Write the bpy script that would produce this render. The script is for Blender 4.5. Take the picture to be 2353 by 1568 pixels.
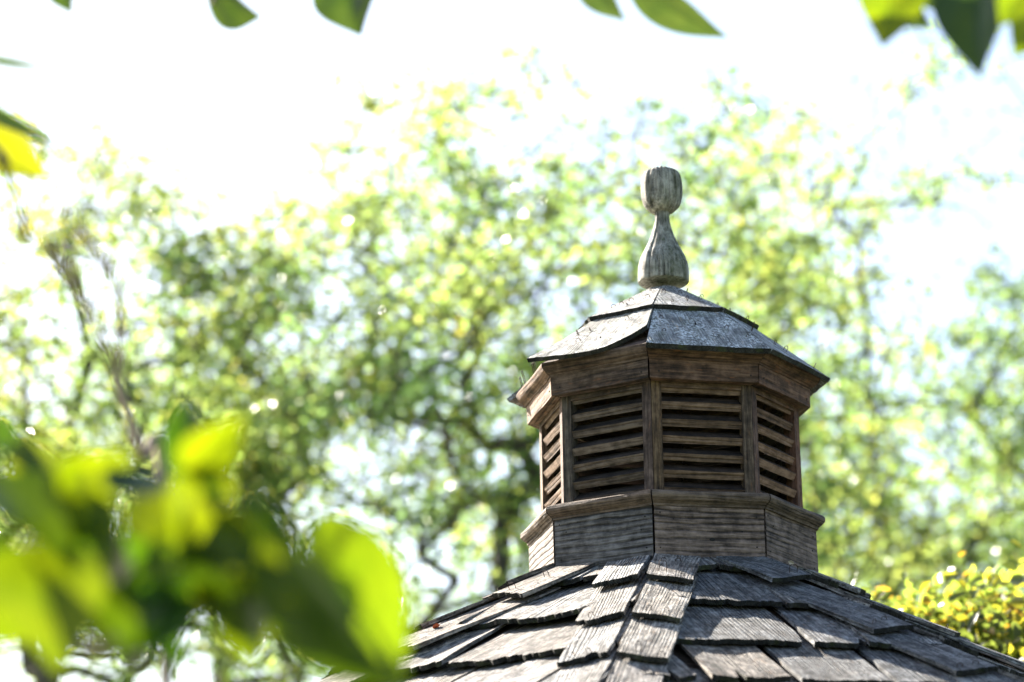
import bpy, math, random
import numpy as np
from mathutils import Vector, Matrix
R = math.radians
sc = bpy.context.scene
for o in list(bpy.data.objects): bpy.data.objects.remove(o)

# ------------------------------------------------------------------ camera
CAM_Z = 1.65
PITCH, ROLL = 0.2957, -0.0144
LENS = 93.55
cd = bpy.data.cameras.new('camera'); cam = bpy.data.objects.new('camera', cd)
sc.collection.objects.link(cam); sc.camera = cam
cd.sensor_width = 36; cd.lens = LENS; cd.clip_start = 0.05; cd.clip_end = 3000
CAM_M = Matrix.Translation((0, 0, CAM_Z)) @ Matrix.Rotation(math.pi/2 + PITCH, 4, 'X') @ Matrix.Rotation(ROLL, 4, 'Z')
cam.matrix_world = CAM_M
cd.dof.use_dof = True; cd.dof.focus_distance = 4.60; cd.dof.aperture_fstop = 3.3
cd.dof.aperture_blades = 0

# ------------------------------------------------------------------ sky and sun
SUN_AZ, SUN_EL = R(-44), R(35)          # azimuth from +Y towards +X
TO_SUN = Vector((math.sin(SUN_AZ)*math.cos(SUN_EL), math.cos(SUN_AZ)*math.cos(SUN_EL), math.sin(SUN_EL)))
w = bpy.data.worlds.new('World'); sc.world = w; w.use_nodes = True
nt = w.node_tree; bg = nt.nodes['Background']
sky = nt.nodes.new('ShaderNodeTexSky'); sky.sky_type = 'NISHITA'; sky.sun_disc = False
sky.sun_elevation = SUN_EL; sky.sun_rotation = SUN_AZ
sky.air_density = 1.0; sky.dust_density = 2.2; sky.ozone_density = 1.0
nt.links.new(sky.outputs[0], bg.inputs[0]); bg.inputs[1].default_value = 0.060
sl = bpy.data.lights.new('sun', 'SUN'); sl.energy = 5.0; sl.angle = R(0.5); sl.color = (1.0, 0.93, 0.82)
so = bpy.data.objects.new('sun', sl); sc.collection.objects.link(so)
so.rotation_euler = (-TO_SUN).to_track_quat('-Z', 'Y').to_euler(); so.location = (0, 0, 30)
sc.view_settings.view_transform = 'Standard'; sc.view_settings.look = 'None'
sc.view_settings.gamma = 1; sc.view_settings.use_curve_mapping = False
sc.view_settings.exposure = 2.6
try:
    sc.cycles.use_denoising = True; sc.cycles.max_bounces = 8; sc.cycles.transmission_bounces = 4
    sc.cycles.transparent_max_bounces = 6; sc.cycles.sample_clamp_indirect = 8
except Exception: pass

# ------------------------------------------------------------------ helpers
rng = random.Random(7)
ROOTM = {}
def tag(o, label, cat, group=None, kind=None):
    if label: o['label'] = label
    if cat: o['category'] = cat
    if group: o['group'] = group
    if kind: o['kind'] = kind
    return o
def thing(name, loc, label, cat, group=None):
    o = bpy.data.objects.new(name, None); sc.collection.objects.link(o)
    o.empty_display_size = .05; o.location = loc
    ROOTM[o] = Matrix.Translation(loc)
    return tag(o, label, cat, group)
def link(name, me, M=None, parent=None, color=(1, 1, 1, 1)):
    o = bpy.data.objects.new(name, me); sc.collection.objects.link(o)
    M = M or Matrix()
    if parent is not None:
        o.parent = parent; o.matrix_basis = ROOTM[parent].inverted() @ M
    else: o.matrix_basis = M
    ROOTM[o] = M; o.color = color
    return o
def mesh(name, vs, fs, mat, smooth=False):
    me = bpy.data.meshes.new(name); me.from_pydata([tuple(v) for v in vs], [], fs)
    me.materials.append(mat)
    if smooth: me.polygons.foreach_set('use_smooth', [True]*len(me.polygons))
    me.update(); return me
def frame(o, ex, ey, ez):
    M = Matrix.Identity(4)
    for i, a in enumerate((ex, ey, ez)):
        for r in range(3): M[r][i] = a[r]
    for r in range(3): M[r][3] = o[r]
    return M
F_PX = LENS/36*2353
def at(px, py, d):                       # a point d metres from the camera, given a sight line in the 2353-wide view
    v = Vector(((px-1176.5)/F_PX, -(py-784)/F_PX, -1.0)).normalized()*d
    return CAM_M @ v
def tube(pts, rads, n=6, closed=True):
    vs, fs = [], []
    pts = [Vector(p) for p in pts]
    ref = Vector((.31, .23, .92))
    for i, p in enumerate(pts):
        t = (pts[min(i+1, len(pts)-1)]-pts[max(i-1, 0)]).normalized()
        a = t.cross(ref)
        if a.length < .1: a = t.cross(Vector((1, 0, 0)))
        a.normalize(); b = t.cross(a)
        for k in range(n):
            an = 2*math.pi*k/n
            vs.append(p + (a*math.cos(an)+b*math.sin(an))*rads[i])
    for i in range(len(pts)-1):
        for k in range(n):
            fs.append((i*n+k, i*n+(k+1) % n, (i+1)*n+(k+1) % n, (i+1)*n+k))
    if closed:
        fs.append(tuple(range(n-1, -1, -1))); fs.append(tuple((len(pts)-1)*n+k for k in range(n)))
    return vs, fs
def join(parts):
    vs, fs = [], []
    for v, f in parts:
        o = len(vs); vs += list(v); fs += [tuple(i+o for i in q) for q in f]
    return vs, fs

# ------------------------------------------------------------------ materials
class NT:
    def __init__(s, name):
        s.m = bpy.data.materials.new(name); s.m.use_nodes = True; s.t = s.m.node_tree
        s.t.nodes.clear(); s.out = s.t.nodes.new('ShaderNodeOutputMaterial')
    def n(s, typ, **kw):
        nd = s.t.nodes.new('ShaderNode'+typ)
        for k, v in kw.items():
            if k == 'i':
                for a, b in v.items():
                    if hasattr(b, 'is_output') or isinstance(b, bpy.types.NodeSocket): s.t.links.new(b, nd.inputs[a])
                    else: nd.inputs[a].default_value = b
            else: setattr(nd, k, v)
        return nd
    def math(s, op, a, b=0.0, c=0.0, clamp=False):
        nd = s.n('Math', operation=op, use_clamp=clamp)
        for i, x in enumerate((a, b, c)):
            if isinstance(x, bpy.types.NodeSocket): s.t.links.new(x, nd.inputs[i])
            else: nd.inputs[i].default_value = x
        return nd.outputs[0]
    def mix(s, f, a, b, bt='MIX'):
        nd = s.n('Mix', data_type='RGBA', blend_type=bt, clamp_factor=True)
        for i, x in ((0, f), (6, a), (7, b)):
            if isinstance(x, bpy.types.NodeSocket): s.t.links.new(x, nd.inputs[i])
            else: nd.inputs[i].default_value = x if not isinstance(x, tuple) else (*x, 1) if len(x) == 3 else x
        return nd.outputs[2]
    def noise(s, vec, scale, detail=3, rough=.55, dist=0):
        nd = s.n('TexNoise', i={'Vector': vec, 'Scale': scale, 'Detail': detail, 'Roughness': rough, 'Distortion': dist})
        return nd.outputs[0]
    def ramp(s, f, lo, hi):
        nd = s.n('MapRange', i={'Value': f, 'From Min': lo, 'From Max': hi}); nd.clamp = True
        return nd.outputs[0]
    def vec(s, x, y, z):
        nd = s.n('CombineXYZ')
        for i, v in enumerate((x, y, z)):
            if isinstance(v, bpy.types.NodeSocket): s.t.links.new(v, nd.inputs[i])
            else: nd.inputs[i].default_value = v
        return nd.outputs[0]

def wood(name, dark, mid, light, axis='X', ring=.0065, ring_amt=.5, lichen=.0, moss=.0, stain=.5, bump=.6, blotch=None, wavy=1.0):
    """weathered wood; the grain runs along the piece's own `axis`; Object colour tints the piece"""
    t = NT(name)
    tc = t.n('TexCoord'); oi = t.n('ObjectInfo')
    sp = t.n('SeparateXYZ', i={0: tc.outputs['Object']})
    order = {'X': (0, 1, 2), 'Z': (2, 0, 1)}[axis]
    g, a, b = (sp.outputs[k] for k in order)
    rnd = oi.outputs['Random']
    off = t.math('MULTIPLY', rnd, 37.0)
    a = t.math('ADD', a, off); g = t.math('ADD', g, t.math('MULTIPLY', rnd, 11.3))
    p = t.vec(g, a, b)
    def st(kg, ka): return t.vec(t.math('MULTIPLY', g, kg), t.math('MULTIPLY', a, ka), t.math('MULTIPLY', b, ka))
    warp = t.noise(st(5+4*(wavy-1), 22), 1.0, 2)
    warp2 = t.noise(st(2.2, 9), 1.0, 1)
    ph = t.math('ADD', t.math('MULTIPLY', a, 2*math.pi/ring), t.math('ADD', t.math('MULTIPLY', warp, 6.0*wavy), t.math('MULTIPLY', warp2, 22.0)))
    spc = t.noise(t.vec(t.math('MULTIPLY', g, .6), t.math('MULTIPLY', a, 14.0), 0.0), 1.0, 1)
    ph = t.math('ADD', ph, t.math('MULTIPLY', spc, 38.0))
    ph = t.math('ADD', ph, t.math('MULTIPLY', b, 2*math.pi/ring*.6))
    rg = t.math('MULTIPLY_ADD', t.math('SINE', ph), .5, .5)
    rg = t.math('POWER', rg, 3.2)
    ringvar = t.ramp(t.noise(st(1.8, 13), 1.0, 3), .40, .60)
    rg = t.math('MULTIPLY', rg, ringvar)
    fib = t.noise(st(26, 420), 1.0, 3, .65)
    fib2 = t.noise(st(9, 130), 1.0, 3, .6)
    fibc = t.ramp(t.math('MULTIPLY_ADD', fib, .5, t.math('MULTIPLY', fib2, .5)), .34, .68)
    tone = t.math('SUBTRACT', fibc, t.math('MULTIPLY', rg, ring_amt))
    tone = t.math('ADD', tone, t.math('MULTIPLY', t.math('SUBTRACT', t.noise(p, 42, 5, .65), .5), 1.9))
    col = t.mix(t.ramp(tone, -.15, .38), (*dark, 1), (*mid, 1))
    col = t.mix(t.ramp(tone, .38, .90), col, (*light, 1))
    # damp stains and warm bare patches
    stn = t.ramp(t.noise(st(16, 45), 1.0, 4, .6), .56, .72)
    col = t.mix(t.math('MULTIPLY', stn, stain), col, tuple(c*.55 for c in dark))
    if blotch:
        bl = t.ramp(t.noise(st(30, 120), 1.0, 4, .6), .60, .70)
        col = t.mix(t.math('MULTIPLY', bl, .8), col, blotch)
    if lichen > 0:
        area = t.ramp(t.noise(p, 22, 3), .38, .62)
        spk = t.ramp(t.noise(p, 170, 4, .75), .47, .56)
        col = t.mix(t.math('MULTIPLY', t.math('MULTIPLY', area, spk), lichen), col, (.62, .63, .63))
        drk = t.ramp(t.noise(st(17, 46), 1.0, 5, .7), .56, .66)
        col = t.mix(t.math('MULTIPLY', drk, .75), col, (.05, .05, .042))
    if moss > 0:
        ma = t.ramp(t.noise(p, 30, 4, .62), .52, .68)
        if axis == 'Z':
            side = t.ramp(sp.outputs[0], -.012, .034)
            side = t.math('ADD', side, t.ramp(t.noise(p, 60, 3), .55, .7), clamp=True)
            ma = t.math('MULTIPLY', side, t.ramp(t.noise(st(12, 60), 1.0, 4, .62), .30, .55))
        col = t.mix(t.math('MULTIPLY', ma, moss), col, (.075, .095, .018))
    col = t.mix(1.0, col, oi.outputs['Color'], 'MULTIPLY')
    h = t.math('ADD', t.math('MULTIPLY', rg, -1.0), t.math('MULTIPLY', t.math('ADD', fib, fib2), .9))
    h = t.math('ADD', h, t.math('MULTIPLY', t.noise(p, 260, 3, .7), .7))
    bp = t.n('Bump', i={'Strength': bump, 'Distance': .0022, 'Height': h})
    bs = t.n('BsdfPrincipled', i={'Base Color': col, 'Roughness': .82, 'Normal': bp.outputs[0]})
    bs.inputs['Specular IOR Level'].default_value = .25
    t.t.links.new(bs.outputs[0], t.out.inputs[0]); return t.m

W_BROWN = wood('brown_wood', (.016, .012, .010), (.074, .052, .041), (.165, .124, .10), ring=.010, ring_amt=.35, blotch=(.15, .08, .045))
W_SLAT = wood('shaded_slat', (.006, .0045, .004), (.026, .019, .0155), (.06, .046, .038), ring=.010, ring_amt=.35)  # slat body: shade from the slat above is put into the colour
W_EDGE = wood('worn_lit_edge', (.04, .029, .022), (.135, .098, .076), (.24, .185, .15), ring=.008, ring_amt=.3)  # worn front edge, lightened beyond wear to contrast with the painted slat shade
W_SKIRT = wood('grey_brown_wood', (.028, .024, .022), (.115, .098, .09), (.23, .20, .185), ring=.0066, ring_amt=.55, bump=1.0, wavy=1.6, stain=.2)
W_SHINGLE = wood('weathered_shingle', (.011, .011, .012), (.095, .085, .077), (.38, .355, .325), ring=.006, ring_amt=.7, lichen=.35, stain=.7, bump=1.0, blotch=(.20, .135, .09))
W_CAPROOF = wood('lichened_board', (.035, .035, .034), (.13, .13, .128), (.30, .295, .285), ring=.005, ring_amt=.35, lichen=.95, moss=.25, stain=.5, bump=1.0, blotch=(.32, .24, .17))
W_FINIAL = wood('finial_wood', (.018, .016, .014), (.18, .165, .145), (.38, .355, .32), axis='Z', ring=.010, ring_amt=.3, lichen=.2, moss=.3, stain=.4, bump=.9)
W_BARK = wood('bark', (.03, .025, .02), (.085, .07, .058), (.16, .14, .12), ring=.03, stain=.4, bump=1.0)

def plain(name, col, rough=.7, metal=0, spec=.3):
    t = NT(name); oi = t.n('ObjectInfo'); tc = t.n('TexCoord')
    nz = t.ramp(t.noise(tc.outputs['Object'], 90, 4), .3, .7)
    c = t.mix(nz, tuple(x*.6 for x in col), col)
    bs = t.n('BsdfPrincipled', i={'Base Color': c, 'Roughness': rough, 'Metallic': metal})
    bs.inputs['Specular IOR Level'].default_value = spec
    t.t.links.new(bs.outputs[0], t.out.inputs[0]); return t.m
M_END = wood('end_grain', (.006, .006, .006), (.022, .021, .02), (.06, .058, .052), ring=.004, ring_amt=.5, moss=.4, bump=1.0)  # dark end grain and algae, with the unlit butts' shade darkened in
M_RUST = plain('rusty_wire', (.055, .032, .022), .6, .4)
M_NAIL = plain('dark_nail', (.012, .010, .009), .8)
M_TWIG = plain('twig_bark', (.30, .215, .18), .8)
M_TWIG2 = plain('olive_twig', (.26, .225, .13), .8)
M_RED = plain('red_leaf', (.55, .10, .02), .6)
M_HUSK = plain('dry_husk', (.5, .42, .33), .7)

def leafmat(name, refl, trans, rough=.38, attr=False, tw=.55, spec=.5, veins=True):
    t = NT(name); oi = t.n('ObjectInfo')
    if attr:
        at_ = t.n('Attribute', attribute_name='Col'); c0 = at_.outputs['Color']
        cr = t.mix(1.0, c0, (*refl, 1), 'MULTIPLY'); ct = t.mix(1.0, c0, (*trans, 1), 'MULTIPLY')
    else:
        cr = t.mix(1.0, oi.outputs['Color'], (*refl, 1), 'MULTIPLY'); ct = t.mix(1.0, oi.outputs['Color'], (*trans, 1), 'MULTIPLY')
        tc = t.n('TexCoord'); mo = t.ramp(t.noise(tc.outputs['Object'], 34, 4, .6), .35, .68)
        sx = t.n('SeparateXYZ', i={0: tc.outputs['Object']})
        rib = t.ramp(t.math('ABSOLUTE', sx.outputs[1]), .0025, .0009)      # midrib, then side veins
        ay = t.math('ABSOLUTE', sx.outputs[1])
        vn = t.math('SINE', t.math('MULTIPLY', t.math('SUBTRACT', sx.outputs[0], t.math('MULTIPLY', ay, .9)), 2*math.pi/.011))
        vn = t.math('MULTIPLY', t.ramp(vn, .86, 1.0), .5)
        rib = t.math('MAXIMUM', rib, vn)
        ct = t.mix(t.math('MULTIPLY', mo, .6), ct, t.mix(1.0, ct, (.45, .62, .6), 'MULTIPLY'))
        ct = t.mix(t.math('MULTIPLY', rib, .6), ct, t.mix(1.0, ct, (.4, .5, .5), 'MULTIPLY'))
    bs = t.n('BsdfPrincipled', i={'Base Color': cr, 'Roughness': rough}); bs.inputs['Specular IOR Level'].default_value = spec
    tr = t.n('BsdfTranslucent', i={'Color': ct})
    mx = t.n('MixShader', i={0: tw, 1: bs.outputs[0], 2: tr.outputs[0]})
    t.t.links.new(mx.outputs[0], t.out.inputs[0]); return t.m
L_TREE = leafmat('tree_leaf', (.075, .115, .05), (.385, .475, .15), attr=True, rough=.22, tw=.55, spec=.6)
L_BUSH = leafmat('bush_leaf', (.10, .11, .03), (.52, .475, .05), attr=True, rough=.3, tw=.6)
L_NEAR = leafmat('near_leaf', (.03, .065, .012), (.160, .205, .0025), rough=.28, tw=.6, spec=.3)

# ------------------------------------------------------------------ ground
gt = NT('grass_ground'); tc = gt.n('TexCoord')
c = gt.mix(gt.ramp(gt.noise(tc.outputs['Object'], 3, 6, .7), .3, .7), (.03, .045, .012), (.08, .11, .03))
bs = gt.n('BsdfPrincipled', i={'Base Color': c, 'Roughness': .95}); gt.t.links.new(bs.outputs[0], gt.out.inputs[0])
N = 24; gv = [((i/N-.5)*1600, (j/N-.5)*1600+200, 0) for j in range(N+1) for i in range(N+1)]
gf = [(j*(N+1)+i, j*(N+1)+i+1, (j+1)*(N+1)+i+1, (j+1)*(N+1)+i) for j in range(N) for i in range(N)]
tag(link('ground', mesh('ground', gv, gf, gt.m)), 'green lawn under the trees', 'lawn', kind='structure')

# ------------------------------------------------------------------ the octagon both buildings share
AX, AY = 0.2832, 4.7034
ZB = CAM_Z + 0.9710                      # underside of the cupola's skirt
PHI = 0.2159
C8, T8 = math.cos(R(22.5)), math.tan(R(22.5))
def face_axes(j):
    a = PHI + R(45*j)
    return Vector((math.sin(a), -math.cos(a), 0)), Vector((math.cos(a), math.sin(a), 0))   # outward normal, along the edge
def face_frame(j, r, z):                 # origin on the face centre line; x along the edge, y outward, z up
    n, t = face_axes(j)
    return frame(Vector((AX, AY, z)) + n*r, t, n, Vector((0, 0, 1)))
def jit(s): return rng.uniform(-s, s)
def tint(lo=.8, hi=1.15, warm=0.0):
    k = rng.uniform(lo, hi); w_ = rng.uniform(-.5, .5)*.12 + warm
    return (k*(1+w_), k, k*(1-w_), 1)

# ------------------------------------------------------------------ cupola
cup = thing('cupola', (AX, AY, ZB), 'small octagonal wooden louvred cupola with a turned finial on the shingle roof', 'cupola')
def staple(host, p, nrm, side, h=.012, wd=.011, r=.0007, lean=None):
    """a wire staple standing in wood: p its foot centre, nrm the way it stands, side its crown direction"""
    nrm = Vector(nrm).normalized(); side = Vector(side).normalized()
    ez = (nrm + (Vector(lean) if lean else Vector((jit(.16), jit(.16), jit(.05))))).normalized()
    pts = [-side*wd/2 - nrm*.006, -side*wd/2 + ez*(h-.002), -side*(wd/2-.002) + ez*h, side*(wd/2-.002) + ez*h, side*wd/2 + ez*(h-.002), side*wd/2 - nrm*.006]
    v, f = tube([(0, 0, 0) if False else q for q in pts], [r]*6, 5)
    return link('staple', mesh('staple', v, f, M_RUST), Matrix.Translation(p), host)
def nail(host, p, nrm, r=.0017, h=.0012):
    n = Vector(nrm).normalized()
    v, f = tube([Vector((0, 0, 0)) - n*.003, n*h*.7, n*h], [r, r, r*.6], 7)
    return link('nail', mesh('nail', v, f, M_NAIL), Matrix.Translation(p), host)

def ring_piece(name, j, prof, gap, mat, col, nseg=8, wob=.0006, x_lo=None, x_hi=None):
    """a mitred length on face j. prof: closed (apothem, z) outline; the ends are cut on the mitre"""
    r0 = sum(p[0] for p in prof)/len(prof); z0 = sum(p[1] for p in prof)/len(prof)
    M = face_frame(j, r0, ZB + z0)
    vs, fs = [], []; m = len(prof)
    ph = rng.uniform(0, 6)
    for i in range(nseg+1):
        s = i/nseg*2-1
        bow = wob*math.sin(ph+s*3)
        for (r, z) in prof:
            x = s*(r*T8 - gap)
            vs.append((x, r-r0+bow+jit(wob*.5), z-z0+bow*.6+jit(wob*.5)))
    for i in range(nseg):
        for k in range(m):
            fs.append((i*m+k, (i+1)*m+k, (i+1)*m+(k+1) % m, i*m+(k+1) % m))
    fs.append(tuple(range(m))); fs.append(tuple(nseg*m+k for k in range(m-1, -1, -1)))
    return link(name, mesh(name, vs, fs, mat), M, cup, col)
def ap(Rv): return Rv*C8
SK = ap(.2615)
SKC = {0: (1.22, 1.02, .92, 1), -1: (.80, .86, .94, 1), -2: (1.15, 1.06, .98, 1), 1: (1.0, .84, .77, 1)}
for j in range(-4, 4):
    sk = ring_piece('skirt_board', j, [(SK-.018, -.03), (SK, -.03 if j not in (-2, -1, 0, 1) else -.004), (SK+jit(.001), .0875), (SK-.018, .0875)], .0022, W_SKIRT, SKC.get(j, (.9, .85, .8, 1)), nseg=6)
    n, t = face_axes(j)
    if j in (-2, -1, 0, 1):
        cc = Vector((AX, AY, ZB)) + n*SK
        for (u, z) in ((-.088, .074), (-.086, .013), (.084, .071), (.086, .015), (-.075+jit(.02), .060), (.07+jit(.01), .046)):
            nail(sk, cc + t*(u+jit(.003)) + Vector((0, 0, z+jit(.003))), n, .0015)
        if j == 0:
            kv, kf = tube([-n*.004, n*.0007, n*.0009], [.0055, .0055, .003], 9)
            link('knot', mesh('knot', [(p[0]*1.0, p[1], p[2]*.55) for p in kv], kf, M_NAIL), Matrix.Translation(cc + t*.004 + Vector((0, 0, .029))), sk)
# sill moulding: a rounded nosing over a small cove
def sill_prof():
    b = SK - .02
    return [(b, .086), (SK+.003, .086), (SK+.0035, .0895), (SK+.0075, .0925), (SK+.0115, .0955), (SK+.0145, .0995), (SK+.0155, .104), (SK+.0140, .1085), (SK+.011, .111), (SK-.02, .117), (b-.012, .117)]
for j in range(-4, 4):
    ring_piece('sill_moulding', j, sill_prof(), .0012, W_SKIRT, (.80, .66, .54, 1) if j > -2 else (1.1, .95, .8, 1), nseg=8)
# louvred panels
BX = ap(.2390)
for j in range(-4, 4):
    n, t = face_axes(j)
    M = face_frame(j, BX, ZB)
    # each panel: a part that is its two stiles and rails, slats below it
    hw = BX*T8
    def bar(x0, x1, z0, z1, y0=-.022, y1=0.0):
        return ([(x0, y0, z0), (x1, y0, z0), (x1, y1, z0), (x0, y1, z0), (x0, y0, z1), (x1, y0, z1), (x1, y1, z1), (x0, y1, z1)],
                [(0, 3, 2, 1), (4, 5, 6, 7), (0, 1, 5, 4), (1, 2, 6, 5), (2, 3, 7, 6), (3, 0, 4, 7)])
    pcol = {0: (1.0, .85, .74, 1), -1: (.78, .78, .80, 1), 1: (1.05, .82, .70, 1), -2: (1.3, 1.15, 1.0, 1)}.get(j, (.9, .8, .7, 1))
    v, f = bar(-hw+.016, hw-.016, .304, .326)
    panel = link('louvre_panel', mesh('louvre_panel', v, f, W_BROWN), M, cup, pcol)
    for s in (-1, 1):
        # stile: grain runs up, so the mesh is built lying along x and stood up
        L = .215
        x0 = -.0165 if s < 0 else -.0015
        vs = []; 
        xin, xout, xoutb = (hw-.0185)*s, (hw-.0006)*s, (hw-.0006-.022*T8)*s
        lo, hi = .110, .325
        pts = []
        for k in range(7):
            z = lo+(hi-lo)*k/6; e = jit(.0004)
            pts += [(z, xin+e, -.022), (z, xin+e, 0), (z, xout+e*.5, 0), (z, xoutb, -.022)]
        fs = []
        for k in range(6):
            for q in range(4):
                fs.append((k*4+q, (k+1)*4+q, (k+1)*4+(q+1) % 4, k*4+(q+1) % 4))
        fs += [(0, 1, 2, 3), (27, 26, 25, 24)]
        # local x = up, y = along edge, z = outward
        Ms = frame(Vector((AX, AY, ZB)) + n*BX, Vector((0, 0, 1)), t, n)
        link('stile', mesh('stile', pts, fs, W_BROWN), Ms, panel, tuple(c*rng.uniform(.9, 1.1) for c in pcol[:3])+(1,))
    for k in range(7):
        z = .1270 + k*.0312 if True else 0
        z = .1125 + k*.0308
        # slat: slopes down and out at 46 degrees, front edge nearly flush
        a = R(34 + jit(1.5)); ca, sa = math.cos(a), math.sin(a)
        Ls, th = .028, .0125
        x1 = hw-.0165
        vs = []; fs = []
        for i in range(7):
            x = -x1 + 2*x1*i/6; e = jit(.0006); roll_ = jit(.0006)
            # section in (y out, z up): bottom-front, top-front, top-back, bottom-back
            sec = [(-.002, 0), (-.002+th*sa*.55, th*ca*1.35), (-.002+th*sa*.55-Ls*ca, th*ca*1.35+Ls*sa), (-.002-Ls*ca, Ls*sa)]
            sec = [(-.0080, 0), (-.0015, .0120), (-.0015-Ls*ca, .0120+Ls*sa), (-.0080-Ls*ca, Ls*sa)]
            for (y, zz) in sec: vs.append((x, y+e, zz+roll_*.4+.0003*math.sin(i*.9+k)))
        for i in range(6):
            for q in range(4): fs.append((i*4+q, (i+1)*4+q, (i+1)*4+(q+1) % 4, i*4+(q+1) % 4))
        fs += [(0, 1, 2, 3), (27, 26, 25, 24)]
        Mk = face_frame(j, BX, ZB+z+jit(.0012)) @ Matrix.Rotation(jit(.003), 4, 'Y')
        kk = rng.uniform(.75, 1.15)
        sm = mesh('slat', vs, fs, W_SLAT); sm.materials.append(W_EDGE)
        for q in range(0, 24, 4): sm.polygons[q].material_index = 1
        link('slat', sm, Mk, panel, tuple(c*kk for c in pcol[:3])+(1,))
# fascia and crown moulding
FA, FT = ap(.2613), ap(.2640)
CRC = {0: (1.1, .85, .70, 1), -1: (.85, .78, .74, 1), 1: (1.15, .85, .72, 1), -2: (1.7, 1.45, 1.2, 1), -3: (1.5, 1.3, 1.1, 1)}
for j in range(-4, 4):
    c = CRC.get(j, (1, .85, .75, 1))
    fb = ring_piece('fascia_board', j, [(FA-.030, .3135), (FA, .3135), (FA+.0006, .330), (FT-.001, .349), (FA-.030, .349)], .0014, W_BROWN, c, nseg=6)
    n, t = face_axes(j)
    for u in (-.082, .085):
        nail(fb, Vector((AX, AY, ZB+.326)) + n*(FA+.0003) + t*u, n, .0016)
    cr = [(FA-.03, .347), (FT+.0008, .3475), (FT+.0015, .3505), (FT+.0045, .352), (FT+.0085, .3545), (FT+.0125, .3585), (FT+.0150, .3630), (FT+.0163, .3665), (FT+.0163, .3705), (FT+.012, .3735), (FA-.03, .3980)]
    ring_piece('crown_moulding', j, cr, .0009, W_BROWN, c, nseg=8)
# cupola roof: deck, two courses of boards
ER, EZ, UR, UZ = .3000, .3660, .1745, .4690
def hip_pt(Rv, z, s, j):                 # s -1..1 across face j
    n, t = face_axes(j)
    return Vector((AX, AY, ZB+z)) + n*(Rv*C8) + t*(s*Rv*C8*T8)
dv, df = [], []
for j in range(-4, 4): dv.append(hip_pt(.268, .374, -1, j)); 
for j in range(-4, 4): dv.append(hip_pt(.03, .533, -1, j))
for k in range(8): df.append((k, (k+1) % 8, 8+(k+1) % 8, 8+k))
df.append(tuple(range(8, 16)))
dm = Matrix.Translation((AX, AY, ZB+.4))
link('roof_deck', mesh('roof_deck', [dm.inverted() @ p for p in dv], df, W_BROWN), dm, cup, (1, .9, .8, 1))
def roof_board(j, R0, z0, R1, z1, thick, col, nx=14, ny=7, shape=None, mat=W_CAPROOF, jag=.0012, gap=.002):
    """a trapezoid board on face j from the butt (R0,z0) up to (R1,z1); shape(s,v)->(ds along face, dv down slope, lift)"""
    n, t = face_axes(j)
    up = (hip_pt(R1, z1, 0, j) - hip_pt(R0, z0, 0, j)); L = up.length; up.normalize()
    nor = t.cross(up).normalized()
    if nor.z < 0: nor = -nor
    o = hip_pt(R0, z0, 0, j)
    M = frame(o, up, -t, nor)            # x up the slope (grain), y across
    w0, w1 = R0*C8*T8-gap, R1*C8*T8-gap*.6
    vs = []
    jg = [jit(jag) for _ in range(nx+1)]
    cup_ = jit(.0012)
    for side in (0, 1):
        for jv in range(ny+1):
            v = jv/ny
            for i in range(nx+1):
                s = i/nx*2-1
                ds, du, lf = shape(s, v) if shape else (0, 0, 0)
                x = v*L + (jg[i] if jv == 0 else 0) + du
                wv = w0+(w1-w0)*(x/L)
                y = -(s*wv + ds)
                z = lf + cup_*(1-s*s) + (0 if side == 0 else -(thick*(1-.35*v)))
                if side == 0: z += jit(.0004)
                vs.append((x, y, z))
    K = (nx+1)*(ny+1); fs = []
    for jv in range(ny):
        for i in range(nx):
            a = jv*(nx+1)+i
            fs.append((a, a+nx+1, a+nx+2, a+1)); fs.append((K+a, K+a+1, K+a+nx+2, K+a+nx+1))
    for i in range(nx):
        a = i; b = ny*(nx+1)+i
        fs.append((a, a+1, K+a+1, K+a)); fs.append((b, K+b, K+b+1, b+1))
    for jv in range(ny):
        a = jv*(nx+1); b = a+nx
        fs.append((a, K+a, K+a+nx+1, a+nx+1)); fs.append((b, b+nx+1, K+b+nx+1, K+b))
    me = mesh('roof_board', vs, fs, mat); me.materials.append(M_END)
    for k in range(ny*nx*2, ny*nx*2+nx*2): me.polygons[k].material_index = 1
    ob = link('roof_board', me, M, cup, col)
    def on(s, v, lf=0):                  # point on the board's top face
        x = v*L; wv = w0+(w1-w0)*v
        ds, du, l2 = shape(s, v) if shape else (0, 0, 0)
        return M @ Vector((x+du, -(s*wv+ds), l2+lf))
    return ob, on, nor, t, up
def curl(s, v):                          # the split, curled board: right corner of the butt broken back, left corner lifted
    q = max(0, (s+.15)/1.15)
    du = .066*q**1.7*(1-v)**1.0
    lf = .012*(1-v)**2*max(0, .3-s)**1.2 + .006*(1-v)*max(0, s)
    return (-.002*(1-v)*max(0, -s), du-.008*(1-v)*max(0, -s), lf)
ST = {}
for j in range(-4, 4):
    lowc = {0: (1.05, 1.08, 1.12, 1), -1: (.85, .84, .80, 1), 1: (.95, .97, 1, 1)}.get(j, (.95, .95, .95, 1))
    if j != -2:
        ob, on, nor, t, up = roof_board(j, ER, EZ, UR-.03, UZ+.0185, .0085 if j != 0 else .010, lowc, shape=curl if j == -1 else None)
        ST[('low', j)] = (ob, on, nor, t, up)
    ob, on, nor, t, up = roof_board(j, UR, UZ+.006, .028, UZ+.006+(UR-.028)*.56, .0125, (1.0, .99, .97, 1) if j == 0 else (.95, .93, .9, 1), jag=.002)
    ST[('up', j)] = (ob, on, nor, t, up)
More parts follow.
